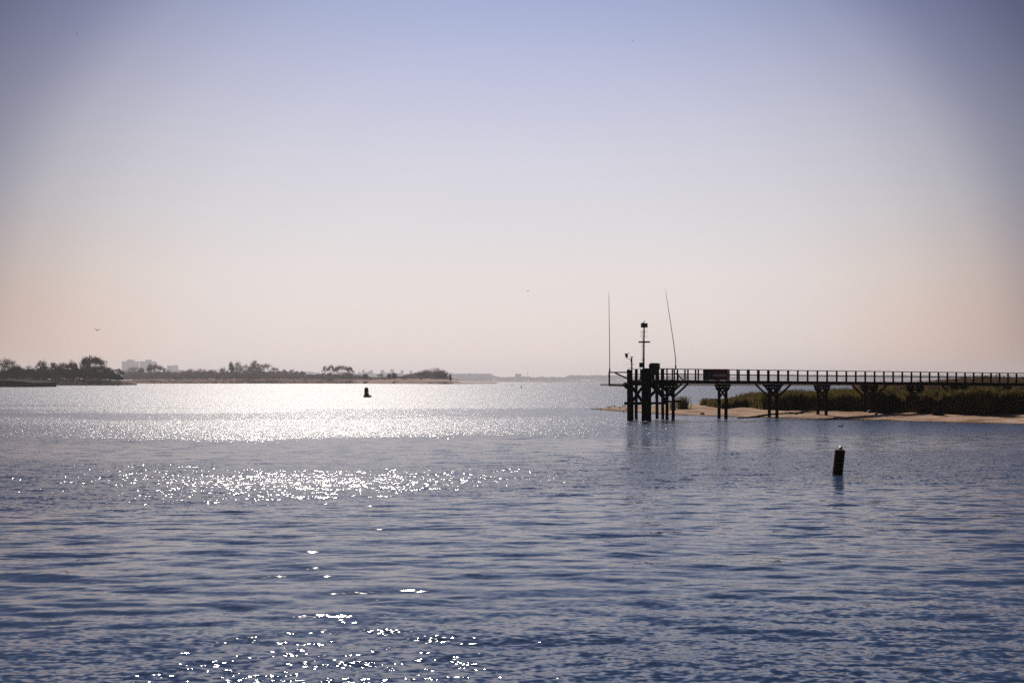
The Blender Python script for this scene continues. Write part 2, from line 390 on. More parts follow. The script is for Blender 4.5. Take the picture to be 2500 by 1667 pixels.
MT = [
 (326, 1350, 894, 36, 'dense', 'hazy domed tree below the first of the twin towers'),
 (346, 1350, 896, 14, 'dense', 'small hazy tree between the twin towers'),
 (367, 1300, 884, 16, 'open', 'slim tree just covering the right corner of the second tower'),
 (384, 1250, 882, 34, 'open', 'thin reddish tree right of the second tower'),
 (410, 1300, 902, 34, 'dense', 'low round tree below the pair of small square blocks'),
 (445, 1300, 901, 34, 'dense', 'low round tree right of the small square blocks'),
 (470, 1250, 898, 30, 'dense', 'dark-topped tree in the low wood right of the square blocks'),
 (492, 1250, 899, 28, 'dense', 'broad tree in the low wood halfway to the tall group'),
 (518, 1300, 901, 30, 'dense', 'flat grey-green tree left of the small dark round tree'),
 (545, 1250, 896, 24, 'dense', 'small dark round tree left of the tall group of the middle shore'),
 (564, 1250, 883, 12, 'column', 'narrow column-shaped tree at the left of the tall group'),
 (578, 1250, 882, 24, 'column', 'upright oval tree next to the narrow column tree'),
 (601, 1280, 884, 26, 'bare', 'sparse tan tree between the oval tree and the highest tree'),
 (622, 1250, 879, 28, 'dense', 'highest tree of the middle shore with a thick brown crown'),
 (617, 1230, 896, 52, 'bush', 'wide violet-grey dome of leaves below the highest middle tree'),
 (651, 1250, 880, 36, 'bare', 'bare branching tree right of the highest middle tree'),
 (672, 1250, 897, 26, 'dense', 'medium tree right of the bare branching tree'),
 (692, 1280, 900, 20, 'open', 'small feathery tree on the falling edge of the middle wood'),
 (712, 1300, 901, 20, 'dense', 'small pale round tree on the falling edge of the middle wood'),
 (724, 1300, 904, 14, 'umbrella', 'tiny flat-topped tree left of its twin in the middle wood'),
 (739, 1300, 904, 14, 'umbrella', 'tiny flat-topped tree right of its twin in the middle wood'),
 (793, 1250, 889, 14, 'bare', 'leftmost thin bare tree of the group above the black buoy'),
 (808, 1250, 886, 14, 'bare', 'second thin bare tree of the group above the black buoy'),
 (805, 1230, 910, 14, 'bush', 'small dark bush at the foot of the thin bare trees'),
 (832, 1200, 886, 32, 'open', 'leafy spreading tree of the group above the black buoy'),
 (854, 1200, 890, 14, 'bare', 'thin bare tree right of the leafy spreading tree'),
 (846, 1180, 908, 34, 'bush', 'low bush spreading right of the leafy tree above the black buoy'),
 (892, 1150, 913, 13, 'bush', 'small dark bush alone on the low shore right above the black buoy'),
 (929, 1100, 909, 14, 'bare', 'small bare tree halfway along the low middle shore'),
 (950, 1100, 912, 9, 'bush', 'smaller of two round bushes left of the wooded knoll'),
 (962, 1100, 910, 13, 'bush', 'larger of two round bushes left of the wooded knoll'),
 (1034, 1040, 903, 36, 'bush', 'left shoulder of the wooded knoll, a wide dense tree'),
 (1060, 1030, 897, 54, 'bush', 'broad dense dome tree crowning the knoll at the end of the middle shore'),
 (1078, 1030, 904, 26, 'bush', 'dense tree on the right slope of the knoll'),
 (1092, 1030, 907, 12, 'bare', 'faint bare tree just right of the knoll'),
 (1100, 1020, 913, 6, 'column', 'small dark stump of a tree at the very end of the middle shore')]
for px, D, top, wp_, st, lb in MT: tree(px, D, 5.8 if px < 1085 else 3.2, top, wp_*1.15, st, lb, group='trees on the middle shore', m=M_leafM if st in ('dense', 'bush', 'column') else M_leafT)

def wood(name, prof, D0, D1, zb, n, size, m, label, seed):
    """far wood that reads as one mass: sprays of leaves under a given skyline (px, row)"""
    rng = np.random.RandomState(seed); p = rng.uniform(prof[0][0], prof[-1][0], n); D = rng.uniform(D0, D1, n)
    top = np.interp(p, [a[0] for a in prof], [a[1] for a in prof])
    bump = (vnoise(p*.09, D*.004, seed)*.6+vnoise(p*.3, D*.01, seed+1)*.4)
    ztop = EYE-(top-HOR)/FPX*D; ztop = zb+(ztop-zb)*(.54+.58*bump)
    z = zb+(ztop-zb)*np.sqrt(rng.uniform(0, 1, n))
    cent = np.stack([(p-1250)/FPX*D, D, z], 1); V, F = cards(cent, size, rng)
    o = mesh_np(name, V, F, m); tag(o, label, 'wood', kind='stuff'); return o
wood('thicket', [(-150, 896), (0, 898), (60, 902), (110, 899), (200, 897), (262, 902), (285, 912), (300, 922)], 690, 780, 4.8, 26000, 1.6, M_leafD, 'dark thicket filling the left shore between its trees', 1)
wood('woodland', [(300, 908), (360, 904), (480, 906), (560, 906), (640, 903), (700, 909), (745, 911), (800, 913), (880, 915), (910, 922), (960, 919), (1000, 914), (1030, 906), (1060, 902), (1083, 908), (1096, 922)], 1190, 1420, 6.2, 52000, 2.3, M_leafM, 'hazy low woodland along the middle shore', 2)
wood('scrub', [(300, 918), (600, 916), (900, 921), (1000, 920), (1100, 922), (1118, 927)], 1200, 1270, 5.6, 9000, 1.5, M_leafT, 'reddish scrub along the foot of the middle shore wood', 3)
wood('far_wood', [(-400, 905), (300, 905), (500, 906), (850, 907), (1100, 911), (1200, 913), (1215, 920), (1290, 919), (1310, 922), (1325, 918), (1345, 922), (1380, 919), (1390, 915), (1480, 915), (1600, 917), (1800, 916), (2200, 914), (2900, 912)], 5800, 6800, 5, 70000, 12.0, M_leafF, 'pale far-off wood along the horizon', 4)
tree(1350, 5790, 6, 918, 22, 'bush', m=M_leafF, label= 'faint domed tree clump on the far horizon between the chimney and the pier', group='trees on the horizon')

# ------------------------------------------------------------------ buildings
def building(px0, px1, top, D, label, depth_m=None, pent=None, floors=None, cat='building', name='apartment_tower', zb=5, m=None, winds=True, group=None):
    x0 = (px0-1250)/FPX*D; x1 = (px1-1250)/FPX*D; z1 = EYE-(top-HOR)/FPX*D; dm = depth_m or (x1-x0)*.7
    o = empty(name, ((x0+x1)/2, D+dm/2, zb), label, cat, group)
    wl = MB().box(((x0+x1)/2, D+dm/2, (zb+z1)/2), (x1-x0, dm, z1-zb)); wl = wl.build('wall', m or M_wall, o)
    rf = MB().box(((x0+x1)/2, D+dm/2, z1+.4), (x1-x0+.8, dm+.8, .8)).build('roof', M_far, o)
    if pent:
        a = (pent[0]-1250)/FPX*D; c = (pent[1]-1250)/FPX*D; z2 = EYE-(pent[2]-HOR)/FPX*D
        MB().box(((a+c)/2, D+dm/2, (z1+.8+z2)/2), (c-a, dm*.5, z2-z1-.8)).build('penthouse', m or M_wall, rf)
    if winds:
        nf = int((z1-zb)/3.4)
        for f in range(max(0, nf-14), nf):     # one long strip of window glass per storey
            MB().box(((x0+x1)/2, D-.04, zb+1.9+f*3.4), ((x1-x0)*.86, .12, 1.3)).build('window', M_glass, wl)
    return o
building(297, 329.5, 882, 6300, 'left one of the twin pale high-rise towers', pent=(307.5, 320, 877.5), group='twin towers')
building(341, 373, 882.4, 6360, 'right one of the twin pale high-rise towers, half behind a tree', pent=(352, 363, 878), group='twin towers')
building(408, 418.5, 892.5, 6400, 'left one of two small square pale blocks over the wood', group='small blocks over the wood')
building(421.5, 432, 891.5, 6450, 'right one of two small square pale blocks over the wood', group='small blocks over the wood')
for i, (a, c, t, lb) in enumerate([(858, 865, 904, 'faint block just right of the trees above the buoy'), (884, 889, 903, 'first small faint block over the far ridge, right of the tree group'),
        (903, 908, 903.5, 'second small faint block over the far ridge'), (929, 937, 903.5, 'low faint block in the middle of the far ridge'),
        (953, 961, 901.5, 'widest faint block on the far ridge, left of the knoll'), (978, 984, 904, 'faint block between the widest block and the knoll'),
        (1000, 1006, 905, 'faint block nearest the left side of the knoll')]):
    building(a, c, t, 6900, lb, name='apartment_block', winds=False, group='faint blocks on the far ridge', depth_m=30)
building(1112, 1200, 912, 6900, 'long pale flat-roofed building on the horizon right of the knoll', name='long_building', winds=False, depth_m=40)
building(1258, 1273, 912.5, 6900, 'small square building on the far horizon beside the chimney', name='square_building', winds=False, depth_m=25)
for px, t, r, lb, nm, cat in ((1288, 908, 1.6, 'thick faint chimney on the horizon left of the pier', 'chimney', 'chimney'), (1302, 907, .6, 'thin faint mast on the horizon just right of the chimney', 'radio_mast', 'mast'),
                      (877, 901, 1.1, 'thin faint chimney over the far ridge above the buoy', 'chimney', 'chimney')):
    D = 6890; b = Vector(((px-1250)/FPX*D, D, 5)); z1 = EYE-(t-HOR)/FPX*D
    o = MB().tube([b, (b.x, b.y, z1-2), (b.x, b.y, z1)], [r*1.3, r, r*1.1], 10).build(nm, M_grey, origin=b); tag(o, lb, cat)

# ------------------------------------------------------------------ black jetty at the left edge
D = 500
j = empty('jetty', at(30, 944.8, D), 'low black bulkhead jetty ending in a heap of rubble in front of the dark trees', 'jetty')
mb = MB(); x0, x1 = at(-330, 0, D).x, at(80, 0, D).x
prof = [(x0, 4.4), (at(0, 0, D).x, 4.3), (at(30, 0, D).x, 3.9), (at(58, 0, D).x, 3.5), (at(66, 0, D).x, 3.0), (at(79, 0, D).x, 2.7), (x1, 2.6)]
n0 = 0
for x, z in prof:
    mb.v += [(x, D, -1), (x, D, z), (x, D+26, z+.3), (x, D+26, -1)]
for i in range(len(prof)-1):
    a = i*4
    for q in range(3): mb.f.append((a+q, a+4+q, a+5+q, a+1+q))
mb.f.append((0, 1, 2, 3)); e = (len(prof)-1)*4; mb.f.append((e+3, e+2, e+1, e))
mb.build('bulkhead', M_wood, j)
for k in range(10):
    x = at(4+k*8, 0, D).x; MB().tube([(x, D-.35, -1), (x, D-.35, 2.9 if k > 6 else 3.5)], .28, 8).build('pile', M_wood, j)
rk = MB(); rr = random.Random(5)
for k in range(9):
    rk.lathe((at(81+rr.uniform(0, 4.5), 0, D).x, D+rr.uniform(0, 8), 0), [(.5, -.6), (1.0, .1), (.9, .8), (.35, 1.1+rr.uniform(0, .5))], 7)
rk.build('rubble_toe', M_wood, j)

# ------------------------------------------------------------------ marsh spit with its beach
def P2(px, py, z=0.0): D = depth(py, z); return (px-1250)/FPX*D, D
front = [P2(*q) for q in ((1440, 999), (1470, 1001), (1500, 1003.5), (1540, 1006), (1580, 1009), (1620, 1012), (1680, 1014.5), (1730, 1016.5), (1800, 1018.5), (1880, 1020.5), (2000, 1023.5), (2100, 1026), (2250, 1030), (2400, 1034), (2500, 1037), (2700, 1043))]
back = [P2(*q) for q in ((1440, 998.6), (1470, 996.5), (1500, 993), (1540, 991.5), (1580, 990.5), (1620, 990), (1680, 989), (1730, 985), (1800, 972), (1880, 966), (2000, 962), (2100, 960), (2250, 957), (2400, 956), (2500, 955), (2700, 954))]
M_sand = bpy.data.materials.new('beach_sand'); M_sand.use_nodes = True
t = M_sand.node_tree; b = t.nodes['Principled BSDF']; b.inputs['Roughness'].default_value = .9; b.inputs['Specular IOR Level'].default_value = .15
geo = nd(t, 'ShaderNodeNewGeometry')
mp = nd(t, 'ShaderNodeMapping'); mp.inputs['Scale'].default_value = (.5, 1, 1); t.links.new(geo.outputs['Position'], mp.inputs[0])
n1 = nd(t, 'ShaderNodeTexNoise'); n1.inputs['Scale'].default_value = .7; n1.inputs['Detail'].default_value = 6; t.links.new(mp.outputs[0], n1.inputs['Vector'])
r1 = ramp(t, [(.34, (.18, .105, .06)), (.47, (.36, .23, .15)), (.56, (.46, .32, .24)), (.7, (.56, .43, .36))]); t.links.new(n1.outputs[0], r1.inputs[0])
vo = nd(t, 'ShaderNodeTexVoronoi'); vo.inputs['Scale'].default_value = 7; t.links.new(mp.outputs[0], vo.inputs['Vector'])
r2 = ramp(t, [(.0, g3(.45)), (.3, g3(.9)), (.6, g3(1.0)), (1, g3(1.0))]); t.links.new(vo.outputs['Distance'], r2.inputs[0])
mm = nd(t, 'ShaderNodeMix', data_type='RGBA', blend_type='MULTIPLY'); mm.inputs[0].default_value = 1
t.links.new(r1.outputs[0], mm.inputs[6]); t.links.new(r2.outputs[0], mm.inputs[7])
sz = nd(t, 'ShaderNodeSeparateXYZ'); t.links.new(geo.outputs['Position'], sz.inputs[0])
wet = ramp(t, [(.0, g3(.30)), (.045, g3(.38)), (.11, g3(1))]); t.links.new(sz.outputs[2], wet.inputs[0])   # sand is darker where the water has just wetted it
m2 = nd(t, 'ShaderNodeMix', data_type='RGBA', blend_type='MULTIPLY'); m2.inputs[0].default_value = 1
t.links.new(mm.outputs[2], m2.inputs[6]); t.links.new(wet.outputs[0], m2.inputs[7])
t.links.new(m2.outputs[2], b.inputs['Base Color'])
bp = nd(t, 'ShaderNodeBump'); bp.inputs['Strength'].default_value = .8; bp.inputs['Distance'].default_value = .1
t.links.new(vo.outputs['Distance'], bp.inputs['Height']); t.links.new(bp.outputs[0], b.inputs['Normal'])
nI, nJ = 520, 46
fi = np.linspace(0, len(front)-1, nI); FX = np.interp(fi, range(len(front)), [p[0] for p in front]); FY = np.interp(fi, range(len(front)), [p[1] for p in front])
BX = np.interp(fi, range(len(back)), [p[0] for p in back]); BY = np.interp(fi, range(len(back)), [p[1] for p in back])
TT = np.linspace(0, 1, nJ)**1.7
GX = FX[:, None]*(1-TT)+BX[:, None]*TT; GY = FY[:, None]*(1-TT)+BY[:, None]*TT
def ground_h(x, y, yf, yb):
    a = np.clip((y-yf), 0, None); bb = np.clip((yb-y), 0, None)
    e = np.minimum(a, bb)
    h = .55*(1-np.exp(-e/9.0))*1.25
    h = h*(.30+.70*np.clip((x-21)/14, 0, 1))
    return h+.10*(vnoise(x*.35, y*.6, 3)-.5)*np.minimum(1, e)+.05*(vnoise(x*1.6, y*2.3, 4)-.5)*np.minimum(1, e*2)-.03+.06*np.minimum(1, e*6)
GZ = ground_h(GX, GY, FY[:, None], BY[:, None]); GZ[:, 0] = -.25; GZ[:, -1] = -.25
V = np.stack([GX, GY, GZ], -1).reshape(-1, 3); I = (np.arange(nI-1)[:, None]*nJ+np.arange(nJ-1)[None, :]).ravel()
beach = mesh_np('beach', V, np.stack([I, I+nJ, I+nJ+1, I+1], 1), M_sand, smooth=True); tag(beach, kind='structure')
def gz(x, y):
    yf = np.interp(x, FX, FY); yb = np.interp(x, BX, BY); return ground_h(x, y, yf, yb)

# reeds
def reeds(name, xy, hmin, hmax, hfun, m, label, seed, width=.035, lean=.18, cat='reeds', kind='stuff', origin=None, plume=0):
    rng = np.random.RandomState(seed); x, y = xy; n = len(x); z = gz(x, y)
    h = rng.uniform(hmin, hmax, n)*hfun(x, y); a = rng.uniform(0, 6.283, n); l = rng.uniform(.2, 1, n)*lean*h
    wv = width*rng.uniform(.6, 1.4, n); b0 = rng.uniform(0, 3.14, n); wx, wy = np.cos(b0)*wv, np.sin(b0)*wv
    p0 = np.stack([x, y, z-.05], 1); p1 = p0+np.stack([np.cos(a)*l*.3, np.sin(a)*l*.3, h*.55], 1); p2 = p0+np.stack([np.cos(a)*l, np.sin(a)*l, h], 1)
    W = np.stack([wx, wy, 0*wx], 1)
    V = np.stack([p0-W*.8, p0+W*.8, p1+W, p1-W, p2+W*.25, p2-W*.25], 1).reshape(-1, 3)
    I = np.arange(n)*6
    F = np.concatenate([np.stack([I, I+1, I+2, I+3], 1), np.stack([I+3, I+2, I+4, I+5], 1)])
    if plume:
        k = rng.choice(n, int(n*plume), replace=False); cent = np.repeat(p2[k], 5, 0)+rng.normal(size=(len(k)*5, 3))*np.array([.05, .05, .13])
        Vc, Fc = cards(cent, .16, rng); F = np.concatenate([F, Fc+len(V)]); V = np.concatenate([V, Vc])
    o = mesh_np(name, V, F, m, origin=origin); tag(o, label, cat, kind=kind); return o
gfront = [P2(x, y, .4) for x, y in ((1716, 990), (1735, 997), (1760, 996.5), (1800, 995), (1845, 996), (1865, 1000), (1900, 1001), (1940, 1001), (1990, 1003), (2080, 1004.5), (2150, 1008), (2185, 1006), (2250, 1010), (2300, 1011), (2400, 1014), (2460, 1012), (2500, 1013), (2720, 1018))]
gx = [p[0] for p in gfront]; gy = [p[1] for p in gfront]
rng = np.random.RandomState(11)
def fill(x0, x1, n, d0, d1, pw=1.6):
    x = rng.uniform(x0, x1, n); yf = np.interp(x, gx, gy)+(vnoise(x*1.3, x*0, 6)-.5)*1.6; y = yf+d0+(d1-d0)*rng.uniform(0, 1, n)**pw
    return x, y
X0 = gx[0]
# skyline of the green stand: height in metres by photo column
def hgreen(x, y):
    px = 1250+x/y*FPX; top = np.interp(px, [1716, 1735, 1765, 1800, 1850, 1880, 1950, 2000, 2060, 2120, 2300, 2700], [976, 969, 970, 963, 954, 951, 949, 952, 948, 949, 949, 948])
    yr = np.interp(x, gx, gy)+9; zt = EYE-(top-HOR)/FPX*yr
    return (zt-.5)*(.46+.38*vnoise(x*.33, y*.4, 8)+.34*vnoise(x*1.3, y*1.3, 9))
x, y = fill(X0, gx[-1]+2, 105000, 0, 17)
k = x/y*FPX+1250 > 1716+14*vnoise(y*.8, y*0, 77); x, y = x[k], y[k]
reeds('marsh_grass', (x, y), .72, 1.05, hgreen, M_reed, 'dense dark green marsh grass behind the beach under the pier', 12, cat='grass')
x, y = fill(gx[6], gx[-1]+14, 70000, 22, 60, 1.0)
k = x/y*FPX+1250 > 2080+30*vnoise(y*.3, y*0, 78); x, y = x[k], y[k]
def htan(x, y):
    px = 1250+x/y*FPX; top = np.interp(px, [2000, 2090, 2150, 2250, 2290, 2320, 2400, 2500, 2700], [950, 941, 938, 936, 932, 928, 921, 920, 918])
    zt = EYE-(top-HOR)/FPX*(y+6); return np.maximum(.8, zt-.5)*(.86+.2*vnoise(x*.3, y*.2, 5))
reeds('tall_reeds', (x, y), .7, 1.0, htan, M_tan, 'tall tan plumed reeds behind the green marsh grass at the right', 13, width=.04, plume=.12)
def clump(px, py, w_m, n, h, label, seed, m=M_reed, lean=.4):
    D = depth(py, .3); cx = (px-1250)/FPX*D; r = np.random.RandomState(seed)
    x = cx+r.normal(0, w_m*.32, n); y = D+r.normal(0, w_m*.3, n)
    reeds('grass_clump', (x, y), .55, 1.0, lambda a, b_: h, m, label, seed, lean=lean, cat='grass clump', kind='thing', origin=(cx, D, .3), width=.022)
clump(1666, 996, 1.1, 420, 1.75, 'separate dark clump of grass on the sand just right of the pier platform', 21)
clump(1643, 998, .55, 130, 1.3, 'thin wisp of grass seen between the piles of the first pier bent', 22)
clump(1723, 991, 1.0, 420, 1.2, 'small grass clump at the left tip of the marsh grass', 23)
def bush(px, py, wp_, hp, label, seed):
    D = depth(py, .3); cx = (px-1250)/FPX*D; r = np.random.RandomState(seed); n = 2600
    a = r.normal(size=(n, 3)); a /= np.linalg.norm(a, axis=1)[:, None]; a *= r.uniform(.5, 1, (n, 1))
    W = wp_/FPX*D*.5; H = hp/FPX*D; o = empty('shrub', (cx, D, .25), label, 'shrub')
    lump = 1+.35*(vnoise(a[:, 0]*3+9, a[:, 2]*3+9, seed)-.5)[:, None]
    cent = np.array([cx, D+.3, .3])+a*lump*np.array([W, W, H])*1.0; cent[:, 2] = np.abs(cent[:, 2]-.3)+.3
    Vc, Fc = cards(cent, .13, r); mesh_np('foliage', Vc, Fc, M_leafD, o)
    tk = MB()
    for k in range(5): tk.tube([(cx+(k-2)*.06, D+.3, .1), (cx+(k-2)*W*.3, D+.3, .3+H*.7)], [.03, .012], 5)
    tk.build('stem', M_bark, o)
bush(2160, 1012, 32, 26, 'round black shrub spilling onto the beach, the left of two', 31)
bush(2294, 1016, 24, 26, 'black shrub spilling onto the beach at the right, beyond the round one', 32)
bush(2352, 952, 66, 33, 'dark bushy crown showing behind the pier railing at the right', 33)

# things lying on the beach
def stone(px, py, s, label, seed, zz=.25):
    D = depth(py, zz); x = (px-1250)/FPX*D; r = random.Random(seed); z = float(gz(np.array([x]), np.array([D]))[0])
    bm = bmesh.new(); bmesh.ops.create_icosphere(bm, subdivisions=2, radius=1)
    for v in bm.verts:
        v.co *= 1+.35*(r.random()-.5); v.co.x *= s*1.3; v.co.y *= s; v.co.z *= s*.62
    me = bpy.data.meshes.new('stone'); bm.to_mesh(me); bm.free(); me.materials.append(M_steel)
    o = bpy.data.objects.new('stone', me); C.objects.link(o); o.location = (x, D, z+s*.25); tag(o, label, 'stone', 'dark stones on the beach')
stone(1730, 993, .28, 'dark stone at the left foot of the marsh grass', 1)
stone(1943, 1011.5, .16, 'small dark stone beside the driftwood pole', 2)
stone(2125, 1012, .24, 'dark flat stone left of the round black shrub', 3)
stone(1714, 1011.5, .20, 'dark lump near the water left of the second pier bent', 4, .1)
stone(1872, 1000, .40, 'largest dark stone, at the foot of the grass beside the braced bent', 5)
stone(2061, 1008, .22, 'dark stone at the grass edge right of the driftwood pole', 6)
stone(1679, 997, .14, 'tiny dark stone right of the separate grass clump', 7)
stone(2038, 1017, .12, 'tiny dark stone low on the beach above the swimming bird', 8)
# driftwood pole and dark line of small flecks
a = P2(1935, 1013.5, .15); b_ = P2(1998, 1003, .4)
o = MB().tube([(a[0], a[1], .22), ((a[0]+b_[0])/2, (a[1]+b_[1])/2, .50), (b_[0], b_[1], .70)], [.07, .12, .14], 8).build('driftwood_pole', M_wood, origin=(a[0], a[1], .2))
tag(o, 'long dark driftwood pole sloping down the beach from the marsh grass', 'driftwood')
rg = np.random.RandomState(3); n = 2600; tt = rg.uniform(0, 1, n); px = 1800+tt*160; py = 1018-tt*4-4*np.sin(tt*3)*tt+rg.normal(0, .35, n)
D = (EYE-.12)*FPX/(py-HOR); cx = (px-1250)/FPX*D; cent = np.stack([cx, D, gz(cx, D)+.03], 1); Vc, Fc = cards(cent, .13, rg)
o = mesh_np('dark_fleck_line', Vc, Fc, M_leafD); tag(o, 'dark line of small flecks along the beach', 'seaweed', kind='stuff')

# ------------------------------------------------------------------ pier
O = Vector((22, 80, 0)); E = Vector((.968, .251, 0)).normalized(); NV = Vector((-E.y, E.x, 0)); RZ = math.atan2(E.y, E.x)
def dz(u): return 3.745-.25*u/33.5                 # deck level falls gently landwards
def pp(u, v, z): return O+E*u+NV*v+Vector((0, 0, z))
pier = empty('pier', pp(0, 0, 0), 'long black timber pier with open railing standing on braced piles beside the marsh', 'pier')
WD = 1.6; UEND = 46.0; U0 = -8.2
def dbeam(mb, u0, u1, v, z0, z1, w):               # beam following the deck slope, split for the slope
    return mb.beam(pp(u0, v, dz(u0)+(z0+z1)/2), pp(u1, v, dz(u1)+(z0+z1)/2), w, z1-z0)
mb = MB(); nb = 0; u = U0
while u < UEND:                                    # planks across
    mb.beam(pp(u+.07, -.12, dz(u)-.03), pp(u+.07, WD+.12, dz(u)-.03), .135, .05); u += .145
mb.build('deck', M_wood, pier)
for v in (.0, WD/2, WD): 
    dbeam(MB(), U0, UEND, v, -.33, -.06, .12).build('stringer', M_wood, pier)
rs = random.Random(2)
for v in (0.0, WD):
    hr = MB(); dbeam(hr, U0, UEND, v, 1.045, 1.09, .05)
    u = U0+.3
    while u < UEND:                                # short wire spikes that keep birds off
        p = pp(u, v, dz(u)+1.08); hr.tube([p, p+Vector((rs.uniform(-.02, .02), 0, rs.uniform(.10, .22)))], .005, 4); u += rs.uniform(.55, 1.5)
    hr.build('handrail', M_steel, pier)
    dbeam(MB(), U0, UEND, v, .53, .61, .05).build('middle_rail', M_wood, pier)
    k = 0; u = -7*1.117
    while u < UEND and k < 50:
        un = u
        if v > 0 and u > 7.5: un = u+(.787+.0222*(u+6)-1.117)   # the landward bays of the far rail are a touch longer
        MB().box(pp(un, v, dz(un)+.48), (.125, .10, 1.16), RZ).build('post', M_wood, pier); u += 1.117; k += 1
BU = [-6.75+5.6*k for k in range(0, 10)]
for k, u in enumerate(BU):
    zt = dz(u)-.34
    for v in (.12, WD-.12):
        g = max(-.1, min(.6, float(gz(np.array([pp(u, v, 0).x]), np.array([pp(u, v, 0).y]))[0]) if k > 1 else -.1))
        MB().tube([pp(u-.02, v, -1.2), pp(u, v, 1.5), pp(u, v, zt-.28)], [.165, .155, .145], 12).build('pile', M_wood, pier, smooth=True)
        # bolted corbel at the head of each pile
        MB().beam(pp(u-.42, v, zt-.14), pp(u+.42, v, zt-.14), .26, .27).build('corbel', M_wood, pier)
        for s_ in (-1, 1): MB().beam(pp(u+s_*.36, v, zt-.30), pp(u+s_*.14, v, zt-.62), .12, .16).build('bracket', M_wood, pier)
    MB().beam(pp(u, -.25, zt-.43), pp(u, WD+.25, zt-.43), .34, .24).build('cap', M_wood, pier)
    MB().beam(pp(u-.2, .1, zt-.6), pp(u-.2, WD-.1, zt-1.7), .07, .2).build('cross_brace', M_wood, pier)
    MB().beam(pp(u+.2, WD-.1, zt-.6), pp(u+.2, .1, zt-1.7), .07, .2).build('cross_brace', M_wood, pier)
    if k % 2 == 0:
        for s in (-1, 1):
            for v in (.12, WD-.12):
                MB().beam(pp(u+s*1.55, v, zt-.02), pp(u+s*.12, v, zt-1.22), .12, .16).build('knee_brace', M_wood, pier)
    if k == 0:
        MB().beam(pp(u-.55, -.02, 1.75), pp(u+.65, -.02, 1.75), .1, .18).build('wale', M_wood, pier)
# head platform of the pier
PU0, PU1, PV0, PV1 = -9.9, -7.0, -.2, 3.1
mb = MB(); u = PU0
while u < PU1:
    mb.beam(pp(u+.07, PV0, 3.80), pp(u+.07, PV1, 3.80), .135, .05); u += .145
mb.build('platform_deck', M_wood, pier)
for v in (PV0+.05, 1.4, PV1-.05): MB().beam(pp(PU0, v, 3.55), pp(PU1+.4, v, 3.55), .16, .42).build('platform_stringer', M_wood, pier)
for v in (PV0+.1, PV1-.1):
    MB().beam(pp(PU0, v, 4.88), pp(PU1+.2, v, 4.88), .05, .04).build('handrail', M_steel, pier)
    MB().beam(pp(PU0, v, 4.36), pp(PU1, v, 4.36), .05, .07).build('middle_rail', M_wood, pier)
    for k in range(4):
        u = PU0+.1+k*.95; MB().box(pp(u, v, 4.33), (.11, .10, 1.06), RZ).build('post', M_wood, pier)
def pil(px, py, top, wpx, lean=0, name='pile', knob=True):
    D = depth(py); r = wpx/FPX*D/2; b = at(px, py, D); tp = at(px+lean, top, D)
    MB().tube([(b.x, b.y, -1.5), (b.x+(tp.x-b.x)*.5, D, tp.z*.5), (tp.x, D, tp.z-.12), (tp.x, D, tp.z)], [r*1.03, r, r*.97, r*.72 if knob else r*.97], 14).build(name, M_wood, pier, smooth=False)
pil(1535.5, 1028, 901.5, 8.4, -1.0); pil(1541, 1027, 903, 8, -2.5); pil(1544.3, 1025, 905, 7.5, -4)      # left dolphin, three piles
pil(1553, 1023.5, 900.5, 7.6, .5)
for px, py, top in ((1570.5, 1026.5, 900), (1578.5, 1027, 898.5), (1586, 1026, 899.5), (1574.5, 1024, 900), (1582.5, 1024, 899.5)): pil(px, py, top, 8.2, -.4)
pil(1604.5, 1021.5, 936, 7.6, -1.5, knob=False); pil(1618.5, 1022.5, 900.5, 7.4, -2)
def bar(px0, py0, px1, py1, D0, D1, w, h, name):
    MB().beam(at(px0, py0, D0), at(px1, py1, D1), w, h).build(name, M_wood, pier)
bar(1524.8, 984.5, 1591, 984.5, 75.0, 75.9, .16, .27, 'wale'); bar(1588, 984, 1627, 984, 79.2, 80.0, .16, .22, 'wale')
bar(1543, 944, 1570, 983, 78.0, 78.3, .12, .26, 'cross_brace'); bar(1543, 980, 1571, 941, 78.6, 78.8, .12, .24, 'cross_brace')
bar(1587, 967, 1619, 936, 79.0, 79.6, .12, .26, 'cross_brace'); bar(1588, 938, 1626, 977, 78.2, 78.9, .12, .27, 'cross_brace')
bar(1622, 974, 1627, 983, 79.9, 80.0, .2, .3, 'cleat')
# outrigger frame on the left
bar(1485.5, 908.8, 1532, 908.8, 75.4, 75.4, .08, .11, 'outrigger_bar'); bar(1486, 940, 1530, 941.5, 75.4, 75.4, .10, .14, 'outrigger_bar')
bar(1487.5, 907.5, 1487.5, 942, 75.4, 75.4, .14, .14, 'outrigger_post'); bar(1501, 909.7, 1530, 923.5, 75.3, 75.3, .08, .13, 'outrigger_brace')
bar(1524, 936, 1532, 946, 75.0, 75.2, .3, .3, 'cleat'); bar(1525, 938, 1566, 939, 75.6, 76.2, .14, .14, 'outrigger_beam')
bar(1650, 910, 1668, 928, 77.8, 78.0, .06, .09, 'rail_brace')
bar(1561, 927, 1568, 912, 77.8, 77.9, .05, .06, 'rail_brace')

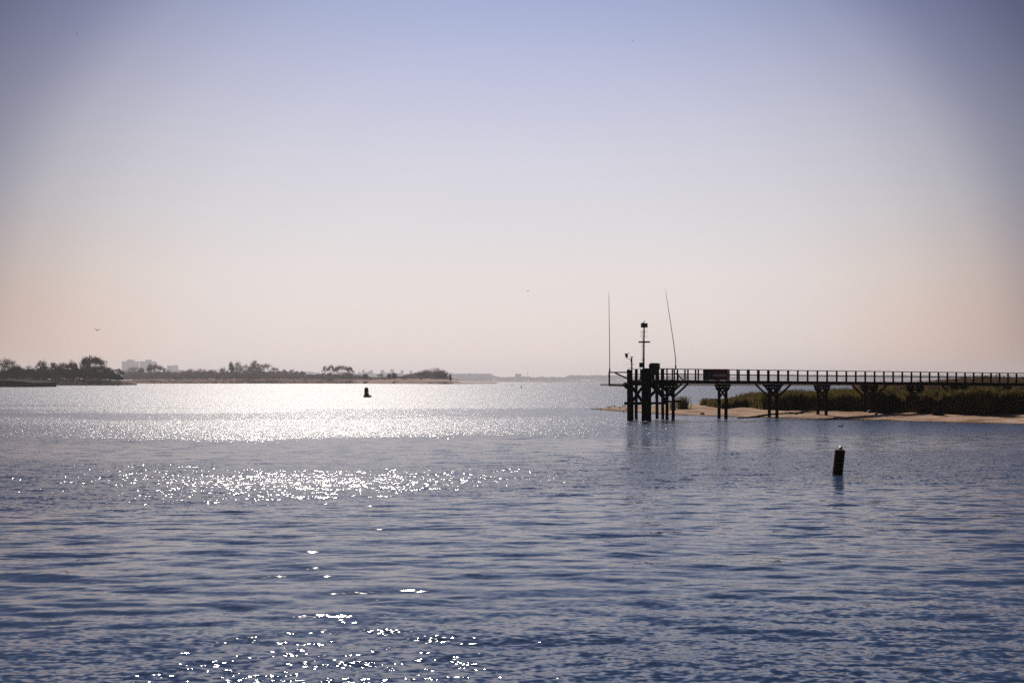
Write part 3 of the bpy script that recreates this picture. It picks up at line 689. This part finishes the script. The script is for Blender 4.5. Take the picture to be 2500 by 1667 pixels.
# ------------------------------------------------------------------ equipment standing on the pier head
def rod(name, pts, radii, label, cat, D, m=M_steel, group=None):
    P = [at(x, y, D) for x, y in pts]; b = P[0]
    o = empty(name, b, label, cat, group)
    MB().tube(P, radii, 6).build('rod', m, o)
    MB().tube([b-Vector((0, 0, .02)), b+Vector((0, 0, .35))], radii[0]*1.7, 8).build('socket', m, o)
    return o
rod('whip_antenna', [(1488.5, 909), (1488.5, 870), (1487.6, 800), (1486.6, 727), (1486.4, 712)], [.04, .034, .028, .018, .004], 'tall upright whip antenna on the outrigger at the left end of the pier', 'antenna', 75.4, group='whip antennas')
rod('whip_antenna', [(1649.6, 901), (1649.3, 874), (1643.5, 830), (1634, 768), (1627, 723), (1624.6, 705)], [.042, .038, .032, .026, .018, .004], 'leaning whip antenna bent to the left above the pier railing', 'antenna', 77.9, group='whip antennas')
Dm = 78.4
o = empty('instrument_mast', at(1571.5, 927.5, Dm), 'tall black instrument mast with a crossarm and a square box on top', 'mast')
MB().tube([at(1571.3, 928, Dm), at(1571.6, 880, Dm), at(1572, 834, Dm), at(1572.4, 799, Dm)], [.105, .09, .08, .07], 10).build('pole', M_steel, o)
MB().box(at(1572.7, 794.3, Dm), (.60, .42, .40)).build('sensor_box', M_grey, o)
MB().beam(at(1559, 835, Dm), at(1587, 834.6, Dm), .12, .14).build('crossarm', M_steel, o)
MB().tube([at(1567.5, 885, Dm), at(1567.7, 806, Dm)], .018, 6).build('conduit', M_steel, o)
c = MB()
for y in (844, 878, 889): c.beam(at(1566, y, Dm), at(1574, y, Dm), .05, .03)
c.build('clamp', M_steel, o)
for s, xa, xb in ((-1, 1564, 1567.6), (1, 1574.5, 1580.5)):
    for y in (810.3, 820.8):
        MB().tube([at(xa, y-2, Dm), at(xb, y-2, Dm), at(xb, y+2, Dm), at(xa, y+2, Dm), at(xa, y-2, Dm)], .011, 4).tube([at(1572, y, Dm), at(xa if s > 0 else xb, y, Dm)], .012, 4).build('dipole_loop', M_steel, o)
MB().tube([at(1580.5, 799, Dm), at(1579, 804, Dm), at(1575, 807, Dm)], .012, 4).build('cable', M_steel, o)
MB().box(at(1565.6, 891, Dm-.1), (.36, .3, .46)).build('junction_box', M_steel, o)
Dl = 77.2
o = empty('floodlight_pole', at(1542.4, 927, Dl), 'short black pole with a floodlight on a side bracket beside the instrument mast', 'light pole')
MB().tube([at(1542.4, 928, Dl), at(1542.4, 872, Dl)], [.085, .06], 10).box(at(1542.4, 871, Dl), (.25, .2, .06)).box(at(1541.6, 880, Dl), (.12, .14, .36)).build('pole', M_steel, o)
MB().tube([at(1542, 875.3, Dl), at(1530, 875.3, Dl), at(1529.5, 873, Dl)], .022, 6).tube([at(1541, 883, Dl), at(1535.5, 876, Dl)], .015, 5).build('bracket_arm', M_steel, o)
MB().box(at(1529.8, 868.5, Dl), (.22, .22, .32)).box(at(1531.4, 863.4, Dl), (.42, .3, .05), M=Matrix.Rotation(R(-22), 3, 'Y')).box(at(1527.3, 864.6, Dl), (.16, .24, .12)).build('lamp_head', M_steel, o)
MB().beam(at(1537, 889, Dl), at(1548.5, 889, Dl), .04, .035).beam(at(1533.5, 898.6, Dl), at(1545, 898.6, Dl), .05, .04).build('step_bar', M_steel, o)
cc = [at(1528.5+5.5*math.cos(a), 883.5+7.5*math.sin(a), Dl) for a in np.linspace(-1.6, -4.6-1.6, 18)]
MB().tube(cc, .006, 4).build('cable', M_steel, o)
Dc = 78.2
o = empty('equipment_cabinet', at(1598, 927, Dc), 'large dark square equipment cabinet with a lid on legs on the pier head', 'cabinet')
MB().box(at(1598, 893.8, Dc), (.86, .7, .50)).build('lid_box', M_grey, o)
MB().box(at(1597, 886.9, Dc), (.70, .62, .06)).build('roof', M_steel, o)
MB().box(at(1588, 894.5, Dc-.1), (.25, .5, .44)).build('side_box', M_steel, o)
MB().box(at(1598.5, 908, Dc), (.74, .6, .60)).build('body', M_grey, o)
for x in (1590.5, 1604): MB().box(at(x, 921.6, Dc), (.28, .5, .48)).build('leg', M_steel, o)
MB().tube([at(1611.4, 900, Dc), at(1611.4, 886.5, Dc)], .016, 5).beam(at(1610, 887, Dc), at(1612.8, 887, Dc), .03, .03).build('sensor_rod', M_steel, o)
# reddish safety gate behind the railing
Dg = 81.0
M_rust = mat('rusty_red_paint', (.10, .03, .018), .7, (8, (.17, .06, .035)))
for a, b2, lb in ((1627, 1642, 'left length of low rusty red ladder rail behind the pier railing'), (1655, 1678, 'right length of low rusty red ladder rail behind the pier railing')):
    o = empty('ladder_rail', at((a+b2)/2, 927, Dg), lb, 'rail', 'rusty red ladder rails')
    MB().beam(at(a, 916.4, Dg), at(b2, 916.4, Dg), .04, .035).build('top_bar', M_rust, o)
    x = a+1.5
    while x < b2: MB().box(at(x, 922, Dg), (.035, .035, .42)).build('bar', M_rust, o); x += 3.9
# sign and blank boards on the near railing
def onrail(px, v=-.12):
    k = (px-1250)/FPX; return (k*(O.y+NV.y*v)-(O.x+NV.x*v))/(E.x-k*E.y)
def panel(px0, px1, z0, z1, v, th, name, m, parent):
    a, b2 = onrail(px0, v), onrail(px1, v); um = (a+b2)/2
    return MB().box(pp(um, v, dz(um)+(z0+z1)/2), (b2-a, th, z1-z0), RZ).build(name, m, parent)
M_red = mat('dark_red_sign_paint', (.16, .008, .008), .5, (2, (.20, .012, .012)))
M_white = mat('sign_white', (.55, .53, .53), .5, (6, (.62, .60, .60)))
ub = onrail(1757)
sg = empty('warning_sign', pp(ub, -.12, dz(ub)), 'large dark red sign with a white strip across, fixed to the pier railing', 'sign')
bd = panel(1737, 1777.3, .02, 1.10, -.12, .04, 'board', M_red, sg)
panel(1740.6, 1774, .40, .60, -.147, .008, 'white_strip', M_white, bd)
r3 = random.Random(9)
def textrow(px0, px1, z, h, m, v, name, seed):
    r = random.Random(seed); mb = MB(); x = px0
    while x < px1:
        wv = r.uniform(.9, 1.7); a, b2 = onrail(x, v), onrail(min(px1, x+wv), v); um = (a+b2)/2
        q = r.random()
        if q < .82:
            s = max(.018, (b2-a)*.34)
            mb.box(pp(a+s/2, v, dz(um)+z), (s, .006, h), RZ)
            mb.box(pp(um, v-.001, dz(um)+z+(h/2-h*.1)*r.choice((-1, 0, 1))), ((b2-a)*.8, .006, h*.2), RZ)
        x += wv+.35
    mb.build(name, m, bd)
M_faint = mat('faded_sign_lettering', (.30, .12, .12), .5, (6, (.34, .15, .15)))
textrow(1742, 1772, .97, .09, M_faint, -.146, 'lettering', 1); textrow(1745, 1770, .79, .09, M_faint, -.146, 'lettering', 2)
textrow(1743, 1772, .50, .10, M_red, -.155, 'lettering', 3); textrow(1744, 1773, .28, .07, M_faint, -.146, 'lettering', 4); textrow(1758, 1773, .13, .06, M_faint, -.146, 'lettering', 5)
ub = onrail(1731)
o = empty('grey_board', pp(ub, -.08, dz(ub)), 'plain grey board on the pier railing just left of the red sign', 'board')
panel(1725.8, 1736.7, .60, 1.06, -.09, .03, 'upper_panel', M_grey, o); panel(1725.8, 1736.7, .02, .53, -.09, .03, 'lower_panel', M_grey, o)
ub = onrail(1721)
o = empty('black_board', pp(ub, -.08, dz(ub)), 'narrow black board on the pier railing left of the grey board', 'board')
panel(1716.6, 1725.5, .0, 1.08, -.10, .05, 'board', M_steel, o); panel(1719.5, 1721, .06, 1.02, -.13, .01, 'strip', M_grey, o)

# ------------------------------------------------------------------ buoys
D = depth(1158); T = Matrix.Rotation(R(6.2), 3, 'Y')
b0 = at(2044.5, 1158, D)
o = empty('can_buoy', b0, 'dark red can buoy leaning over in the near open water', 'buoy')
px_m = FPX/D; r = 11.9/px_m; Ht = 60/px_m
M_buoy = mat('worn_red_buoy_paint', (.030, .008, .007), .6, (6, (.055, .013, .010)), .2)
MB().lathe(b0, [(r*.9, -.45), (r, -.30), (r, 0), (r, Ht*.5), (r*1.0, Ht-.03), (r*.96, Ht)], 28, T).build('can', M_buoy, o)
MB().lathe(b0, [(r*.97, Ht+.001), (r*.60, Ht+.03), (r*.2, Ht+.05)], 28, T).build('lid', M_grey, o)
MB().lathe(b0, [(r*1.03, Ht*.93), (r*1.03, Ht*.965)], 28, T).lathe(b0, [(r*1.03, .05), (r*1.03, .10)], 28, T).build('band', M_steel, o)
MB().lathe(b0+T @ Vector((.02, 0, 0)), [(.05, Ht+.04), (.075, Ht+.07), (.06, Ht+.13), (.03, Ht+.155)], 14, T).build('lifting_eye', mat('bare_galvanised_steel', (.5, .46, .44), .25, (9, (.6, .55, .5)), .5, metallic=.8), o)
D = depth(969.5); k = D/FPX; b0 = at(896.5, 969.5, D)
o = empty('lighted_buoy', b0, 'black lighted buoy with a narrow tower on a wide float in the glittering far water', 'buoy')
M_bl = mat('black_buoy_paint', (.02, .014, .010), .6, (3, (.05, .034, .018)))
MB().lathe(b0, [(6*k, -.5), (9.3*k, -.1), (9.5*k, 3.2*k), (8.6*k, 4.6*k), (5*k, 5.2*k)], 20, Matrix.Rotation(R(3), 3, 'Y')).build('float', M_bl, o)
tw = MB(); tc_ = Vector((b0.x-2.0*k, D, b0.z))
for sx in (-1, 1):
    for sy in (-1, 1):
        tw.tube([tc_+Vector((sx*4.6*k, sy*4.6*k, 4.8*k)), tc_+Vector((sx*3.4*k, sy*3.4*k, 23*k))], .06, 6)
for z, s in ((9, 4.3), (14, 4.0), (23, 3.5)):
    for sx in (-1, 1): tw.beam(tc_+Vector((sx*s*k, -s*k, z*k)), tc_+Vector((sx*s*k, s*k, z*k)), .06, .06)
    for sy in (-1, 1): tw.beam(tc_+Vector((-s*k, sy*s*k, z*k)), tc_+Vector((s*k, sy*s*k, z*k)), .06, .06)
tw.build('tower', M_bl, o)
for sx, sy in ((1, 0), (-1, 0), (0, 1), (0, -1)):
    MB().box(tc_+Vector((sx*3.5*k, sy*3.5*k, 18*k)), (.03 if sx else 6.6*k, .03 if sy else 6.6*k, 9.5*k)).build('daymark', M_bl, o)
MB().box(tc_+Vector((.0, 0, 9.5*k)), (6.0*k, 6.0*k, 10*k)).box(tc_+Vector((4.6*k, 0, 6.5*k)), (4*k, 4*k, 4.5*k)).build('battery_box', M_bl, o)
MB().tube([tc_+Vector((-.6*k, 0, 23*k)), tc_+Vector((-.6*k, 0, 27.8*k))], [.05, .03], 8).build('lantern', M_bl, o)
MB().box(b0+Vector((9.6*k, 0, 3.6*k)), (1.8*k, 2*k, 4*k)).build('fender', M_bl, o)
D = 435; b0 = at(1272.5, 947, D)
o = MB().lathe(b0, [(.45, -.4), (.5, .15), (.22, .3), (.16, .9), (.06, 1.35)], 12).build('small_buoy', M_bl, origin=b0); tag(o, 'tiny dark spar buoy far out left of the pier', 'buoy')

# ------------------------------------------------------------------ birds
def skin_bird(name, verts, edges, radii, loc, rz, label, cat, s=1.0, group=None, extra=None, parts=None):
    me = bpy.data.meshes.new(name); me.from_pydata([tuple(Vector(v)*s) for v in verts], edges, [])
    o = bpy.data.objects.new(name, me); C.objects.link(o); me.materials.append(M_bird)
    md = o.modifiers.new('skin', 'SKIN'); 
    for i, r_ in enumerate(radii):
        sv = me.skin_vertices[0].data[i]; sv.radius = (r_*s, r_*s); sv.use_root = (i == 0)
    sb = o.modifiers.new('sub', 'SUBSURF'); sb.levels = 1; sb.render_levels = 1
    o.location = loc; o.rotation_euler = (0, 0, rz); tag(o, label, cat, group); return o
GV = [(0, 0, .16), (.09, 0, .18), (-.10, 0, .15), (-.20, 0, .145), (.14, 0, .24), (.17, 0, .265), (.225, 0, .26), (0, .03, .07), (0, -.03, .07), (.0, .03, .0), (0, -.03, .0)]
GE = [(0, 1), (0, 2), (2, 3), (1, 4), (4, 5), (5, 6), (0, 7), (0, 8), (7, 9), (8, 10)]
GR = [.065, .05, .045, .012, .03, .032, .008, .014, .014, .008, .008]
gulls = [(1466, 1000, .9, 0, 'leftmost gull at the tip of the sand spit'), (1484, 998, 1, 1, 'gull standing alone as second from the tip of the sand spit'),
 (1488.3, 998.3, 1.2, 0, 'dark hunched gull close beside the second one on the spit'), (1494, 994.8, 1, 0, 'left gull of the pair at the back edge of the spit'),
 (1500, 994.8, 1.1, 1, 'right gull of the pair at the back edge of the spit'), (1513.5, 999.5, 1.1, 1, 'gull in the middle of the spit, halfway to the pier'),
 (1520.5, 995, .9, 0, 'small gull at the back edge of the spit close to the pier'), (1526, 995, 1.1, 1, 'gull at the back edge of the spit beside the left dolphin'),
 (1528.4, 1001.5, .9, 0, 'gull resting right against the left dolphin'), (1522.7, 1006, 1.1, 1, 'gull wading at the front of the spit near the pier')]
for px, py, s, f, lb in gulls:
    D = depth(py, .08); x = (px-1250)/FPX*D; z = float(gz(np.array([x]), np.array([D]))[0])
    skin_bird('gull', GV, GE, GR, (x, D, max(z, -.03)), (math.pi if f else 0)+(.9 if int(px) % 2 else -1.0), lb, 'bird', s*.95, 'gulls on the sand spit')
D = 66.5; b0 = at(2053, 1040.2, D)
skin_bird('cormorant', [(0, 0, .02), (.12, 0, .03), (-.15, 0, .02), (-.26, 0, .03), (.17, 0, .13), (.16, 0, .21), (.20, 0, .265), (.29, 0, .28)], [(0, 1), (0, 2), (2, 3), (1, 4), (4, 5), (5, 6), (6, 7)],
          [.06, .05, .05, .02, .03, .026, .032, .010], (b0.x, D, 0), 0, 'dark cormorant swimming with a raised neck near the right beach', 'bird')
b0 = at(1571.5, 789.2, Dm)
skin_bird('perched_bird', [(0, 0, .06), (.05, 0, .12), (-.10, 0, .02), (-.16, 0, -.02+.04), (.08, 0, .19), (.15, 0, .20)], [(0, 1), (0, 2), (2, 3), (1, 4), (4, 5)], [.05, .045, .035, .012, .035, .01], (b0.x, b0.y, b0.z), 0, 'dark bird perched on the box at the top of the mast', 'bird', 1.1)
D = 300; b0 = at(1250, 940.2, D*2.4)
skin_bird('duck', [(0, 0, .05), (.3, 0, .08), (-.3, 0, .08), (.42, 0, .32), (.6, 0, .32)], [(0, 1), (0, 2), (1, 3), (3, 4)], [.22, .16, .08, .11, .03], (b0.x, D*2.4, 0), 0, 'tiny dark duck floating far out left of the pier', 'bird', 1.6)
def flyer(px, py, D, s, rz, dih, label):
    b0 = at(px, py, D)
    o = skin_bird('flying_gull', [(0, 0, 0), (.16, 0, .01), (-.16, 0, 0), (-.28, 0, 0), (.26, 0, .01), (.02, .35, .30*dih), (-.06, .75, .38*dih), (.02, -.35, .30*dih), (-.06, -.75, .38*dih)],
       [(0, 1), (0, 2), (2, 3), (1, 4), (0, 5), (5, 6), (0, 7), (7, 8)], [.075, .05, .045, .02, .012, .05, .012, .05, .012], b0, rz, label, 'bird', s, 'gulls in flight')
flyer(237.5, 807, 190, 1.0, 2.3, 1.2, 'small gull flying low over the left shore trees')
flyer(1289, 709.5, 230, .9, .4, -.6, 'small gull flying in the middle of the sky left of the antennas')
flyer(188, 82, 95, .3, .1, .2, 'tiny gull high in the upper left of the sky')
flyer(1545, 101, 95, .3, .1, .2, 'tiny gull high in the upper right half of the sky')

# ------------------------------------------------------------------ haze: one closed box of even pale air
HZ = bpy.data.materials.new('haze_air'); HZ.use_nodes = True; t = HZ.node_tree; t.nodes.clear()
pv = nd(t, 'ShaderNodeVolumePrincipled'); pv.inputs['Color'].default_value = (.92, .92, 1.0, 1)
pv.inputs['Density'].default_value = .00012; pv.inputs['Anisotropy'].default_value = .35
ou = nd(t, 'ShaderNodeOutputMaterial'); t.links.new(pv.outputs[0], ou.inputs['Volume'])
o = MB().box((0, 3600, 78), (15000, 13000, 158)).build('haze', HZ); tag(o, kind='stuff')
for o in bpy.data.objects:
    if '_org' in o: del o['_org']
